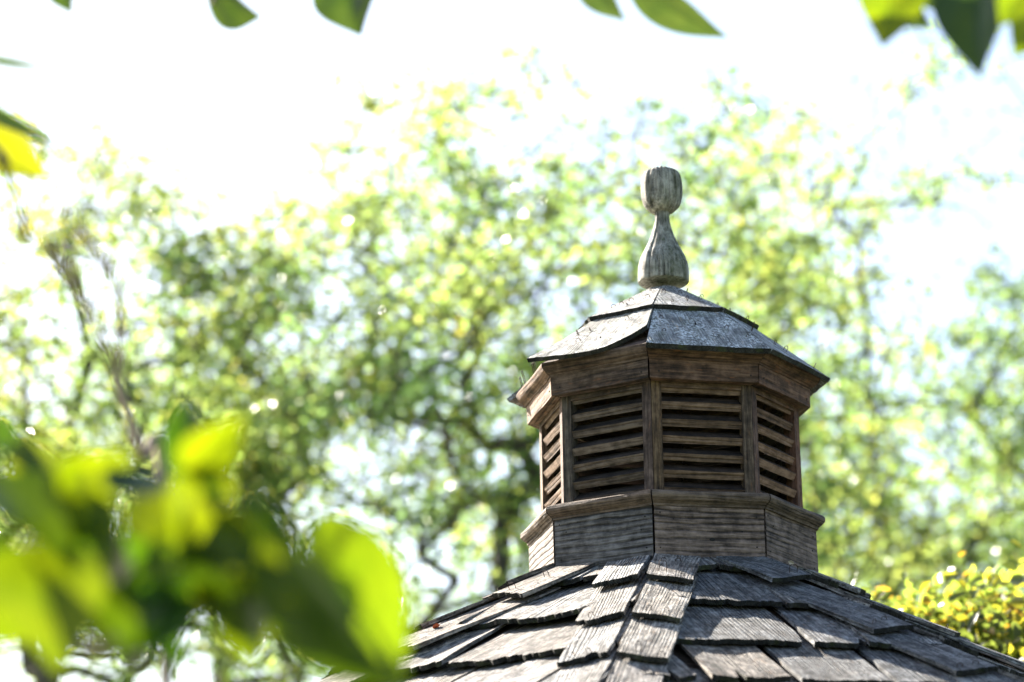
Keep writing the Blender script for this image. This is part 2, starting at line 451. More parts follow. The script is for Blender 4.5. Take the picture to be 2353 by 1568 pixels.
def stp(key, s, v, h=.010, wd=.009, nails=False):
    ob, on, nor, t, up = ST[key]; h *= .75
    if nails: return nail(ob, on(s, v), nor + Vector((jit(.3), jit(.3), 0)), .0013, .004)
    sd = (t*rng.uniform(.5, 1)+up*jit(.8))
    return staple(ob, on(s, v), nor + Vector((0, 0, .4)), sd, h, wd)
for s, v in ((-.42, .14), (.2, .30), (.30, .62), (-.75, .58), (.78, .35)): stp(('up', 0), s, v, h=rng.uniform(.006, .013), wd=.007)
for s, v in ((.55, .45), (-.3, .45), (.1, .80), (-.55, .35), (-.75, .28)): stp(('up', -1), s, v, h=rng.uniform(.006, .010), wd=.008)
for s, v in ((-.4, .8), (-.1, .6), (.3, .42), (.55, .3), (.85, .12)): stp(('up', 1), s, v, h=rng.uniform(.005, .014), wd=.006)
for s, v in ((-.72, .30), (-.78, .62), (.62, .45), (.85, .26)): stp(('low', 0), s, v, h=.006, wd=.007)
stp(('low', 0), -.02, .5, nails=True); stp(('up', 0), .15, .25, nails=True); stp(('up', -1), -.1, .25, nails=True)
for s, v in ((-.45, .30), (-.5, .55), (.35, .62), (-.72, .5)): stp(('low', -1), s, v, h=rng.uniform(.008, .014), wd=.008)
stp(('low', -1), .0, .3, nails=True)
for s, v in ((-.6, .5), (-.05, .35), (.2, .3), (.7, .1)): stp(('low', 1), s, v, h=rng.uniform(.005, .018) if s > -.5 else .024, wd=.006)
# long staples left standing where the ZA board is gone
n2, t2 = face_axes(-2)
crown_host = [o for o in bpy.data.objects if o.name.startswith('roof_deck')][0]
for u, h in ((-.085, .026), (-.060, .030), (.01, .024), (.03, .02)):
    staple(crown_host, Vector((AX, AY, ZB+.3765)) + n2*(FT+.006) + t2*u, (0, 0, 1), t2, h, .008, lean=(-.35+jit(.1), jit(.1), .2))
# finial, turned and split by weather
def lathe(prof, n=36, facet=.0, crack=None, top_j=0):
    vs, fs = [], []
    for i, (r, z) in enumerate(prof):
        for k in range(n):
            an = 2*math.pi*k/n
            rr = r*(1+facet*math.cos(8*an+.5)+facet*.6*math.cos(3*an+1))
            if crack:
                for (ca, wd_, dp) in crack:
                    d = math.atan2(math.sin(an-ca), math.cos(an-ca))
                    rr -= dp*math.exp(-(d/wd_)**2)*min(1, r/.02)
            vs.append((rr*math.cos(an), rr*math.sin(an), z + (top_j*(math.sin(k*1.7)*.4+jit(.8)) if i >= len(prof)-3 else 0)))
    m = len(prof)
    for i in range(m-1):
        for k in range(n): fs.append((i*n+k, i*n+(k+1) % n, (i+1)*n+(k+1) % n, (i+1)*n+k))
    fs.append(tuple(range(n-1, -1, -1))); fs.append(tuple((m-1)*n+k for k in range(n)))
    return vs, fs
FZ = .570
bprof = [(.030, 0), (.0462, .0002), (.0470, .0020), (.0472, .010), (.0470, .020), (.0464, .030), (.0448, .039), (.0415, .050), (.0362, .061), (.0305, .072), (.0252, .083), (.0206, .095), (.0166, .1085), (.0142, .120), (.0131, .128), (.0134, .137), (.015, .141)]
kprof = [(.012, .1385), (.020, .1400), (.0262, .1440), (.0315, .150), (.0352, .158), (.0374, .168), (.0383, .180), (.0382, .190), (.0373, .200), (.0360, .2085), (.0338, .2150), (.0300, .2195), (.022, .2215), (.010, .222)]
fin_root = None
fm = Matrix.Translation((AX, AY, ZB+FZ)) @ Matrix.Rotation(R(.6), 4, 'Y')
v, f = lathe(bprof, 96, .012, [(R(-128), .045, .0065), (R(-35), .05, .0035), (R(-80), .03, .0016), (R(-105), .025, .0012)])
fin = link('finial', mesh('finial', v, f, W_FINIAL, True), fm, cup, (1, 1, 1, 1))
v, f = lathe(kprof, 96, .022, [(R(-133), .045, .008), (R(-52), .05, .003), (R(-95), .03, .001), (R(-20), .05, .002)], .0022)
link('finial_knob', mesh('finial_knob', v, f, W_FINIAL, True), fm, fin, (1.05, 1.02, 1.0, 1))

# ------------------------------------------------------------------ gazebo roof below
TF = .52/C8; SL = math.atan(TF); CS, SS = math.cos(SL), math.sin(SL)
R0 = .2613*C8; ZR = ZB + .002
KH = CS*T8                                # facet half width grows by this per metre down the slope
gz = thing('gazebo', (AX, AY, 0), 'octagonal garden gazebo roof of weathered grey cedar shingles below the cupola', 'gazebo')
def facet_frame(j):
    n, t = face_axes(j)
    dn = n*CS - Vector((0, 0, SS)); nor = n*SS + Vector((0, 0, CS))
    o = Vector((AX, AY, ZR)) + n*R0
    return o, t, dn, nor
def slab(name, o, ex, ey, ez, L, w_, thick, parent, mat, col, nx=9, jag=.003, notch=(), skew=0, cupz=0.0, clip=None):
    """x: down slope to the butt at x=0 (from -L), y across. Top face z=0 at butt, thin at the head"""
    M = frame(o, ex, ey, ez)
    ny = 5; xs = [-L, -L*.66, -L*.4, -L*.2, -L*.07, 0]
    base = [jit(jag) for _ in range(nx+1)]
    for (a, b, d) in notch:
        for i in range(nx+1):
            s = i/nx
            if a <= s <= b: base[i] -= d*rng.uniform(.7, 1.1)
    vs = []; sl, sr = [jit(.0014) for _ in xs], [jit(.0014) for _ in xs]
    ph = rng.uniform(0, 6)
    for side in (0, 1):
        for q, x in enumerate(xs):
            for i in range(nx+1):
                s = i/nx
                y = (s-.5)*w_ + (sl[q] if i == 0 else 0) + (sr[q] if i == nx else 0)
                xx = x + base[i]*(1 if q == len(xs)-1 else .45 if q == len(xs)-2 else 0) + skew*y*(1 if q >= len(xs)-2 else 0)
                if clip:
                    lim = .1+.361*(clip[1]+xx)-.004; y = min(max(y, -lim-clip[0]), lim-clip[0])
                z = cupz*(2*s-1)**2*(1+x/L) + .0007*math.sin(ph+s*7+x*20)
                if side: z -= thick*(1+.72*x/L)
                vs.append((xx, y, z))
    K = (nx+1)*len(xs); fs = []
    for q in range(ny):
        for i in range(nx):
            a = q*(nx+1)+i
            fs.append((a, a+nx+1, a+nx+2, a+1)); fs.append((K+a, K+a+1, K+a+nx+2, K+a+nx+1))
    for i in range(nx):
        a = ny*(nx+1)+i; fs.append((a, K+a, K+a+1, a+1)); fs.append((i, i+1, K+i+1, K+i))
    for q in range(ny):
        a = q*(nx+1); b = a+nx
        fs.append((a, K+a, K+a+nx+1, a+nx+1)); fs.append((b, b+nx+1, K+b+nx+1, K+b))
    me = mesh(name, vs, fs, mat); me.materials.append(M_END)
    for k in range(ny*nx*2, ny*nx*2+nx*2): me.polygons[k].material_index = 1
    return link(name, me, M, parent, col)
def tilt(dn, nor, a):                     # turn the slab so that its head sinks
    return (dn*math.cos(a) + nor*math.sin(a)).normalized(), (nor*math.cos(a) - dn*math.sin(a)).normalized()
def shingle(j, u0, u1, d, L=.30, thick=.0085, lift=-.002, ta=R(4.4), col=None, **kw):
    o, t, dn, nor = facet_frame(j)
    w_ = u1-u0; 
    wild = 2.6 if j < 0 else 1.0
    ex, ez = tilt(dn, nor, ta+jit(R(.35*wild)))
    yaw = jit(R(.7*wild))
    ex2 = (ex*math.cos(yaw) + t*math.sin(yaw)); ey2 = (t*math.cos(yaw) - ex*math.sin(yaw))
    p = o + t*((u0+u1)/2) + dn*(d+jit(.002*wild)) + nor*(lift+jit(.0012*wild))
    kw.setdefault('jag', .0042); kw.setdefault('cupz', rng.uniform(-.002, .006))
    return slab('shingle', p, ex2, ey2, ez, L, w_, thick, gz, W_SHINGLE, col or tint(.72, 1.1), nx=max(6, int(w_/.0065)), clip=((u0+u1)/2, d), **kw)
# roof deck under everything, eaves ring and posts (mostly out of view)
EAVE = 1.30
dv, df = [], []
for (Rv, dz) in ((.255, -.030), (EAVE+.26, -.030), (EAVE+.26, -.055), (.255, -.055)):
    for k in range(8):
        a = PHI + R(-22.5+45*k)
        dv.append(Vector((AX+Rv*math.sin(a), AY-Rv*math.cos(a), ZR - (Rv-.2613)*.52 + dz)))
for q in range(4):
    for k in range(8): df.append((q*8+k, q*8+(k+1) % 8, ((q+1) % 4)*8+(k+1) % 8, ((q+1) % 4)*8+k))
dm = Matrix.Translation((AX, AY, ZR))
deck = link('roof_deck', mesh('roof_deck', [dm.inverted() @ p for p in dv], df, W_BROWN), dm, gz, (.55, .5, .45, 1))
for k in range(8):
    a = PHI + R(-22.5+45*k); Rp = EAVE+.1; zt = ZR-(Rp-.2613)*.52-.06
    p0 = Vector((AX+Rp*math.sin(a), AY-Rp*math.cos(a), 0)); h = .045
    v = [(x, y*h*2-h, z*h*2-h) for x in (0, zt) for (y, z) in ((0, 0), (1, 0), (1, 1), (0, 1))]
    link('post', mesh('post', v, [(0, 1, 2, 3), (7, 6, 5, 4), (0, 4, 5, 1), (1, 5, 6, 2), (2, 6, 7, 3), (3, 7, 4, 0)], W_BROWN), frame(p0, Vector((0, 0, 1)), Vector((1, 0, 0)), Vector((0, 1, 0))), gz)
# shingle courses. (j): [(butt d, [(u0,u1),...])]
COURSES = {
    0: [(.060, [(-.10, -.005), (0.0, .10)]),
        (.245, [(-.20, -.113), (-.108, .056), (.062, .19)]),
        (.447, [(-.25, -.186), (-.181, .035), (.048, .134), (.139, .26)]),
        (.622, [(-.33, -.256), (-.251, -.191), (-.167, -.047), (-.028, .112), (.125, .218), (.222, .32)]),
        (.800, [(-.40, -.31), (-.30, -.23), (-.225, -.10), (-.09, .03), (.04, .15), (.16, .28), (.285, .38)])],
    -1: [(.075, [(-.11, -.01), (-.005, .11)]),
         (.273, [(-.19, -.135), (-.130, -.079), (-.070, .095), (.10, .20)]),
         (.472, [(-.27, -.18), (-.172, -.064), (-.058, .168), (.172, .27)]),
         (.660, [(-.34, -.25), (-.24, -.13), (-.12, -.008), (.0, .090), (.096, .20), (.205, .33)]),
         (.840, [(-.40, -.28), (-.27, -.16), (-.15, -.03), (-.02, .11), (.12, .22), (.23, .38)])],
}
for j in (-2, 1, 2, -3):
    cs = []
    for d in (.07, .26, .455, .64, .82):
        hw = .1+.361*d; row = []; u = -hw
        while u < hw-.03:
            w_ = rng.uniform(.08, .18); e = min(hw, u+w_)
            if hw-e < .04: e = hw
            row.append((u, e-.005)); u = e
        cs.append((d, row))
    COURSES[j] = cs
SHC = {(0, 1, 1): (.50, .53, .57, 1), (0, 2, 1): (.66, .68, .70, 1), (0, 2, 2): (.64, .67, .72, 1), (0, 3, 2): (.85, .78, .70, 1), (0, 3, 3): (.66, .67, .68, 1), (0, 3, 4): (.55, .58, .62, 1)}  # tints lowered to put the front facet's shade into the shingle colour
for j, cs in COURSES.items():
    for ci, (d, row) in enumerate(cs):
        for ri, (u0, u1) in enumerate(row):
            kw = {}
            if rng.random() < .55:
                q_ = rng.uniform(.12, .88); kw = dict(notch=((q_, q_+.0066/(u1-u0), rng.uniform(.012, .05)),))
            if j == -1: kw['jag'] = .005
            if (j, ci, ri) == (0, 2, 1): kw = dict(notch=((.985, 1.0, .05),))
            if (j, ci, ri) == (-1, 1, 2): kw = dict(jag=.004, notch=((0, .3, .006),), cupz=.004)
            if (j, ci, ri) == (-1, 2, 2): kw = dict(jag=.006, notch=((.45, .62, .012),))
            if (j, ci, ri) == (-1, 2, 1): kw = dict(jag=.008, cupz=.006)
            shingle(j, u0, u1, d, col=SHC.get((j, ci, ri)), **kw)
# the rest of the roof, outside the view: one part
sv = []
for j in range(-4, 4):
    o, t, dn, nor = facet_frame(j); n = 0
    for ci in range(8):
        d = .07+ci*.188
        if j in COURSES and ci < 5: continue
        hw = .1+.361*d; u = -hw
        while u < hw-.02:
            e = min(hw, u+rng.uniform(.09, .18)); L = .30; th = .0105
            ex, ez = tilt(dn, nor, R(4.4))
            P0 = o + t*((u+e)/2) + dn*(d+jit(.003)) + nor*.003
            M = frame(P0, ex, t, ez); w2 = (e-u)/2-.0025
            um = (u+e)/2; lim = .1+.361*(d-L)-.004; ya, yb = (min(max(q, -lim-um), lim-um) for q in (-w2, w2))
            vs = [M @ Vector(q) for q in ((-L, ya, 0), (0, -w2, 0), (0, w2, 0), (-L, yb, 0), (-L, ya, -.003), (0, -w2, -th), (0, w2, -th), (-L, yb, -.003))]
            sv.append(([dm.inverted() @ q for q in vs], [(0, 1, 2, 3), (7, 6, 5, 4), (0, 4, 5, 1), (1, 5, 6, 2), (2, 6, 7, 3), (3, 7, 4, 0)]))
            u = e
v, f = join(sv)
tag(link('shingle_courses', mesh('shingle_courses', v, f, W_SHINGLE), dm, gz, (.9, .9, .9, 1)), None, None, kind='stuff')
# hip caps: two leaves on each hip
HL = math.sqrt(1+.361**2)
def hip_cap(j, side, dh, w_=.075, L=.30, gapo=.002, lift=.0085, col=None, thick=.0080, **kw):
    """side -1: along the low-u hip of facet j, +1: along the high-u hip. dh: slope distance where its butt meets the hip"""
    o, t, dn, nor = facet_frame(j)
    hd = (t*(side*.361) + dn).normalized()              # down the hip
    inn = (t*(-side) + dn*.361).normalized()             # away from the hip, square to it
    ta = R(3.6)+jit(R(.4))
    ex, ez = tilt(hd, nor, ta)
    ey = ez.cross(ex)
    p = o + t*(side*(.1+.361*dh)) + dn*dh + inn*(w_/2+gapo) + nor*(lift+jit(.001))
    yaw = jit(R(1.2))
    ex2 = ex*math.cos(yaw)+ey*math.sin(yaw); ey2 = ey*math.cos(yaw)-ex*math.sin(yaw)
    ob = slab('hip_cap', p, ex2, ey2, ez, L, w_, thick, gz, W_SHINGLE, col or tint(.75, 1.15), nx=13, **kw)
    def on(a, b): return ROOTM[ob] @ Vector((-a, b*w_/2, 0))
    return ob, on, ez, ey2, ex2
CAPS = {}
def cap(key, *a, **kw): CAPS[key] = hip_cap(*a, **kw)
for k, dh in enumerate((.145, .351, .548, .745, .94)):
    cap(('B', 1, k), 0, -1, dh, col={0: (.95, .92, .90, 1), 1: (1.15, 1.10, 1.02, 1), 2: (1.1, 1.06, 1.0, 1)}.get(k), jag=.002, w_=.078)
for k, dh in enumerate((.141, .341, .534, .73, .93)):
    cap(('B', -1, k), -1, 1, dh, w_=.080, gapo=.010, jag=.004, notch=((.0, .2, .01),) if k == 1 else ((.6, .8, .012),) if k == 2 else ())
for k, dh in enumerate((.125, .378, .567, .76, .95)):
    cap(('C', -1, k), 0, 1, dh, w_=.082, gapo=.003, jag=.0015, col=(.55, .58, .62, 1), L=.34 if k == 1 else .3)  # C hip caps tinted darker, shade of this side painted in
for k, dh in enumerate((.09, .26, .43, .62, .80)):
    cap(('C', 1, k), 1, -1, dh, w_=.080, gapo=.012, lift=.007, col=(.62, .60, .58, 1))
for k, dh in enumerate((.08, .25, .40, .58, .77)): cap(('D', -1, k), 1, 1, dh, lift=.011, jag=.003)
for k, dh in enumerate((.09, .27, .46, .65, .84)): cap(('D', 1, k), 2, -1, dh, lift=.009)
for k, dh in enumerate((.139, .370, .570, .77, .96)):
    cap(('A', 1, k), -1, -1, dh, w_=.082, gapo=.003, jag=.003 if k == 0 else .007, lift=.011, L=.33, cupz=.003 if k else 0, col=(1.0, .93, .86, 1), notch=() if k == 0 else ((.55, .75, .02),))
for k, dh in enumerate((.10, .29, .47, .66, .85)):
    cap(('A', -1, k), -2, 1, dh, w_=.08, gapo=.004, lift=.012, jag=.008, cupz=.006, col=(.85, .74, .64, 1))
for k, dh in enumerate((.10, .29, .47, .66, .85)):
    cap(('Z', 1, k), -2, -1, dh); cap(('Z', -1, k), -3, 1, dh)
def cst(key, a, b, h=.007, wd=.009, lean=None):
    ob, on, ez, ey, ex = CAPS[key]; staple(ob, on(a, b), ez, ey*rng.uniform(.7, 1)-ex*jit(.5), h, wd, lean=lean)
def inward(key): return 1
cst(('B', 1, 0), .030, -.35, .018, .013); cst(('B', 1, 0), .012, .5, .005); cst(('B', 1, 0), .12, .1, .005); cst(('B', 1, 0), .11, -.5, .005)
cst(('B', 1, 1), .020, -.4, .008); cst(('B', 1, 1), .018, .35, .009); cst(('B', 1, 2), .020, -.2, .014, .008); cst(('B', 1, 2), .012, .7, .006)
cst(('B', -1, 0), .10, .2, .004); cst(('B', -1, 0), .11, -.4, .004); cst(('B', -1, 1), .02, -.4, .007); cst(('B', -1, 2), .02, -.5, .007); cst(('B', -1, 2), .018, .2, .007)
cst(('C', -1, 0), .020, .4, .014, .013); cst(('C', -1, 1), .03, -.4, .006); cst(('C', -1, 1), .04, .3, .006); cst(('C', -1, 2), .02, .3, .006); cst(('C', -1, 2), .016, -.5, .006)
cst(('A', 1, 0), .02, -.2, .011, .012); cst(('A', 1, 0), .09, .1, .011, .010)
cst(('D', -1, 2), .03, 0, .016, .008); cst(('D', -1, 1), .02, 0, .008)

# ------------------------------------------------------------------ trees behind
LEAF = np.array([(0, 0, 0), (.35, .30, .06), (.72, .24, .05), (1, 0, -.04), (.72, -.24, .05), (.35, -.30, .06), (.5, 0, -.02)])
LEAFF = np.array([(0, 6, 1), (1, 6, 2), (2, 6, 3), (3, 6, 4), (4, 6, 5), (5, 6, 0)])
def leaf_cloud(name, pos, size, nprng, mat, cols, up=.55, parent=None, out=None, size_var=.35):
    n = len(pos)
    nor = nprng.normal(size=(n, 3)); nor /= np.linalg.norm(nor, axis=1, keepdims=True)
    nor = nor*(1-up) + np.array([0, 0, 1])*up; nor /= np.linalg.norm(nor, axis=1, keepdims=True)
    d = nprng.normal(size=(n, 3)); d[:, 2] -= .5
    if out is not None: d += out*1.2
    d -= nor*(d*nor).sum(1, keepdims=True); d /= np.linalg.norm(d, axis=1, keepdims=True)
    b = np.cross(nor, d)
    s = size*(1+nprng.uniform(-size_var, size_var, n))[:, None, None]
    V = (pos[:, None, :] + s*(LEAF[None, :, 0:1]*d[:, None, :] + LEAF[None, :, 1:2]*b[:, None, :] + LEAF[None, :, 2:3]*nor[:, None, :]*2)).reshape(-1, 3)
    Fa = (LEAFF[None] + (np.arange(n)*7)[:, None, None]).reshape(-1)
    me = bpy.data.meshes.new(name)
    me.vertices.add(len(V)); me.vertices.foreach_set('co', V.astype(np.float32).ravel())
    me.loops.add(len(Fa)); me.loops.foreach_set('vertex_index', Fa.astype(np.int32))
    nf = len(Fa)//3; me.polygons.add(nf); me.polygons.foreach_set('loop_start', np.arange(nf, dtype=np.int32)*3)
    me.polygons.foreach_set('loop_total', np.full(nf, 3, np.int32))
    ca = me.color_attributes.new('Col', 'FLOAT_COLOR', 'POINT')
    ca.data.foreach_set('color', np.repeat(np.c_[cols, np.ones(n)], 7, axis=0).astype(np.float32).ravel())
    me.materials.append(mat); me.update(calc_edges=True); me.validate()
    return me
DENS = ["0000000001000000", "0000004776654321", "2660345876665542", "4775568888775542", "5667889988875534",
        "5667889888864445", "5678889788888545", "5776556788888656", "7776544799988888", "6665445699999999", "5543345799999999"]
def dens(px, py):
    c_ = min(15, max(0, px/147-.5)); r_ = min(10, max(0, py/147-.5))
    i, k = int(c_), int(r_); fx, fy = c_-i, r_-k; i2, k2 = min(15, i+1), min(10, k+1)
    g = lambda a, b: int(DENS[b][a])
    return ((g(i, k)*(1-fx)+g(i2, k)*fx)*(1-fy) + (g(i, k2)*(1-fx)+g(i2, k2)*fx)*fy)/9
def skeleton(base, nodes, r_tip=.006, trunk_r=.12, seed=1):
    """grow limbs: every clump hangs on the nearest node already joined"""
    rr = random.Random(seed)
    nodes = sorted(nodes, key=lambda p: p.z*.9 + (Vector((p.x, p.y, 0))-Vector((base.x, base.y, 0))).length*.8)
    ctr = sum(nodes, Vector())/len(nodes)
    zlo = min(p.z for p in nodes)
    pts = [base]; par = [-1]
    zf = max(1.2, zlo+.1)
    for k in range(1, 6):
        q = base.lerp(Vector((ctr.x*.5+base.x*.5, ctr.y*.5+base.y*.5, zf)), k/5) + Vector((rr.uniform(-.05, .05), rr.uniform(-.05, .05), 0))
        pts.append(q); par.append(len(pts)-2)
    top = max(p.z for p in nodes)
    for k in range(1, 5):
        q = pts[5].lerp(Vector((ctr.x, ctr.y, top*.8+ctr.z*.2)), k/5) + Vector((rr.uniform(-.1, .1), rr.uniform(-.1, .1), 0))
        pts.append(q); par.append(len(pts)-2)
    arr = np.array([tuple(p) for p in pts])
    for p in nodes:
        dd = np.linalg.norm(arr-np.array(p), axis=1) + np.maximum(0, arr[:, 2]-p.z)*1.5
        dd[:3] += 9
        k = int(np.argmin(dd)); mid = Vector(arr[k]).lerp(p, .5) + Vector((rr.uniform(-1, 1), rr.uniform(-1, 1), rr.uniform(-.2, 1)))*dd[k]*.10
        pts += [mid, p]; par += [k, len(pts)-2]
        arr = np.vstack([arr, tuple(mid), tuple(p)])
    cnt = [1]*len(pts)
    for i in range(len(pts)-1, 0, -1): cnt[par[i]] += cnt[i]
    rad = [max(r_tip, trunk_r*(c_/cnt[0])**.48) for c_ in cnt]
    parts = []
    for i in range(1, len(pts)):
        k = par[i]; parts.append(tube([pts[k], pts[i]], [min(rad[k], rad[i]*1.5), rad[i]], 6 if rad[i] > .03 else 4, False))
    return join(parts)
def halton(i, b):
    f, r_ = 1.0, 0.0
    while i > 0:
        f /= b; r_ += f*(i % b); i //= b
    return r_
def tree(name, label, D, depth, ell, nclump, per, csize, leaf, base_px, seed, pal, trunk_r=.11, floor=.0, group='trees behind the cupola'):
    rr = random.Random(seed); nr = np.random.default_rng(seed)
    cx, cy, rx, ry = ell; cl = []; hues = []; tries = 0
    while len(cl) < nclump and tries < 60000:
        tries += 1
        x, y = halton(tries+seed*17, 2)*2-1, halton(tries+seed*17, 3)*2-1
        if x*x+y*y > 1: continue
        px, py = cx+x*rx, cy+y*ry
        if rr.random() > max(floor, dens(px, py))**1.45: continue
        zz = rr.gauss(0, 1)*depth*math.sqrt(max(.15, 1-x*x-y*y))
        lobe = at(px, py, D+zz); spread = csize*rr.uniform(1.0, 2.1); lh = rr.random()
        for k in range(rr.randint(5, 11)):        # a lobe: several twigs' worth of leaves
            cl.append(lobe + Vector((rr.gauss(0, 1)*spread, rr.gauss(0, 1)*spread, rr.gauss(0, .62)*spread))); hues.append((lh+rr.uniform(-.14, .14)) % 1)
    b = at(base_px, 784, D); base = Vector((b.x, b.y, 0))
    root = thing(name, base, label, 'tree', group)
    v, f = skeleton(base, cl, trunk_r=trunk_r, seed=seed)
    link('trunk', mesh('trunk', [Vector(q)-base for q in v], f, W_BARK), Matrix.Translation(base), root)
    P_, C_ = [], []
    ctr = sum(cl, Vector())/len(cl)
    for p, hue in zip(cl, hues):
        k = max(4, int(rr.gauss(per, per*.3))); r_ = csize*rr.uniform(.45, 1.0)
        q = nr.normal(size=(k, 3))*np.array([r_, r_, r_*.6]) + np.array(p)
        P_.append(q)
        w_ = pal(hue, rr)
        C_.append(np.clip(np.array(w_)[None]*(1+nr.normal(size=(k, 1))*.12)*(1+nr.normal(size=(k, 3))*.04), .02, 3))
    P_ = np.vstack(P_)-np.array(base); C_ = np.vstack(C_)
    me = leaf_cloud('crown', P_, leaf, nr, L_TREE, C_)
    link('crown', me, Matrix.Translation(base), root); return root
def pal_green(h, rr):
    if h < .012: return (1.45, 1.05, .6)
    if h < .20: return (1.2, 1.1, .75)
    if h < .55: return (.95, 1.0, .8)
    return (.62, .80, .75)
def pal_dark(h, rr): return (.65, .80, .75) if h < .6 else (.95, 1.0, .7)
def pal_pale(h, rr): return (1.2, 1.15, .8) if h < .4 else (.8, .95, .8) if h < .93 else (1.4, 1.08, .6)
tree('broadleaf_tree', 'large broadleaf tree with yellow tinged crown filling the middle behind the cupola', 14.0, 1.0, (1210, 900, 810, 860), 1180, 26, .14, .052, 1080, 11, pal_green, .075)
tree('broadleaf_tree', 'open crowned tree with thin leaves behind the cupola on its right', 16.5, 1.0, (2080, 850, 430, 760), 600, 26, .15, .055, 1985, 12, pal_pale, .07)
tree('broadleaf_tree', 'pale sparse tree at the left edge behind the bare twig', 15.0, 1.0, (180, 900, 470, 640), 600, 26, .15, .055, 60, 13, pal_pale, .07)
tree('broadleaf_tree', 'dark green tree low behind the leafy branch at bottom left', 20.0, 1.4, (560, 1330, 620, 480), 430, 26, .20, .066, 520, 14, pal_dark, .09)
tree('broadleaf_tree', 'dark green tree low behind the gazebo roof on the right', 20.5, 1.4, (1900, 1330, 700, 430), 460, 26, .20, .066, 1850, 15, pal_dark, .09)

# yellow bush beyond the roof, right
bb = at(2250, 784, 6.6); bb = Vector((bb.x, bb.y, 0))
bush = thing('bush', bb, 'yellow and orange leaved bush beyond the right end of the shingle roof', 'bush')
nr = np.random.default_rng(21); rr = random.Random(21)
tips = []; 
for k in range(230):
    px = rr.uniform(1940, 2700); topy = 1465 - 75*math.sin((px-1960)/390*2.4) + (10 if px < 2060 else 0) + (60 if 2100 < px < 2160 else 0)
    py = topy + abs(rr.gauss(0, 1))*150 + rr.uniform(0, 30)
    tips.append(at(px, py, 6.6 + rr.gauss(0, .28)))
v, f = skeleton(bb, tips, r_tip=.003, trunk_r=.04, seed=3)
link('stem', mesh('stem', [Vector(q)-bb for q in v], f, W_BARK), Matrix.Translation(bb), bush)
P_, C_ = [], []
for p in tips:
    k = 40; q = nr.normal(size=(k, 3))*.058 + np.array(p); P_.append(q)
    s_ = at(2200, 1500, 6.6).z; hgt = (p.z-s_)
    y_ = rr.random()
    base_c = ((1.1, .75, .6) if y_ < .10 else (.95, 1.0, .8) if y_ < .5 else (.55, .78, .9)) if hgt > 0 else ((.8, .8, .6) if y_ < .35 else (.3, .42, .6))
    C_.append(np.array(base_c)[None]*(1+nr.normal(size=(k, 1))*.2))
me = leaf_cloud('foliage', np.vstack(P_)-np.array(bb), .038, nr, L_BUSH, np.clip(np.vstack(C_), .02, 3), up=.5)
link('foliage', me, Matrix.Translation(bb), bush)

# ------------------------------------------------------------------ near leaves
VIEW = lambda p: (Vector((0, 0, CAM_Z))-p).normalized()
def near_leaf(host, base, tip, wid, sun, fold=.25, curl_=.12, col=(1, 1, 1, 1), hint=None, asym=0.0, flip=1):
    """an ovate pointed leaf from base to tip. sun: wanted |normal.sun| (1 faces it, 0 edge on)"""
    ax = (tip-base); L = ax.length; ax.normalize()
    v0 = VIEW((base+tip)/2); best = None
    u = ax.orthogonal().normalized(); q = ax.cross(u)
    for k in range(72):
        an = 2*math.pi*k/72; n = u*math.cos(an)+q*math.sin(an)
        fv = n.dot(v0)
        if fv < .35: continue
        s_ = abs(n.dot(TO_SUN)); e = abs(s_-sun) - .35*fv
        if sun < 0: e = -n.dot((TO_SUN+v0).normalized())
        if sun > .2 and n.dot(TO_SUN) > 0: e += .15
        if best is None or e < best[0]: best = (e, n, fv)
    n = best[1]; b = n.cross(ax).normalized(); w_ = wid/max(.55, best[2])
    M = frame(base, ax, b, n); vs = []; nx, ny = 14, 8
    for i in range(nx+1):
        x = i/nx
        hw = (math.sin(math.pi*min(1, x**.80))**.85)*(1-.45*x**3) if 0 < x < 1 else 0
        hw = hw*w_*.56 + .0002
        for k in range(ny+1):
            y = k/ny*2-1
            z = fold*abs(y)*hw + curl_*L*(x*x-x)*-.6*flip - curl_*L*.8*x*x*flip + .03*hw*math.sin(y*6+x*9)
            vs.append((x*L, y*hw*(1+asym*y), z))
    fs = [(i*(ny+1)+k, (i+1)*(ny+1)+k, (i+1)*(ny+1)+k+1, i*(ny+1)+k+1) for i in range(nx) for k in range(ny)]
    return link('leaf', mesh('leaf', vs, fs, L_NEAR, True), M, host, col)
def stem(host, pts, r0, r1, name='stem', mat=M_TWIG):
    # smooth the path
    P2 = []; m = len(pts)
    for i in range(m-1):
        for k in range(5):
            t_ = k/5; a, b, c_, d = pts[max(0, i-1)], pts[i], pts[i+1], pts[min(m-1, i+2)]
            P2.append(.5*((2*b)+(c_-a)*t_+(2*a-5*b+4*c_-d)*t_**2+(3*b-a-3*c_+d)*t_**3))
    P2.append(pts[-1]); n = len(P2); o = P2[0]
    v, f = tube([p-o for p in P2], [r0+(r1-r0)*i/(n-1) for i in range(n)], 7)
    return link(name, mesh(name, v, f, mat, True), Matrix.Translation(o), host)
G, Y, DK, BL = (1, 1, 1, 1), (1.3, 1.2, .8, 1), (.46, .58, .5, 1), (.2, .45, 2.2, 1)  # DK has shade of overlapping leaves in its colour, BL the sky's reflection
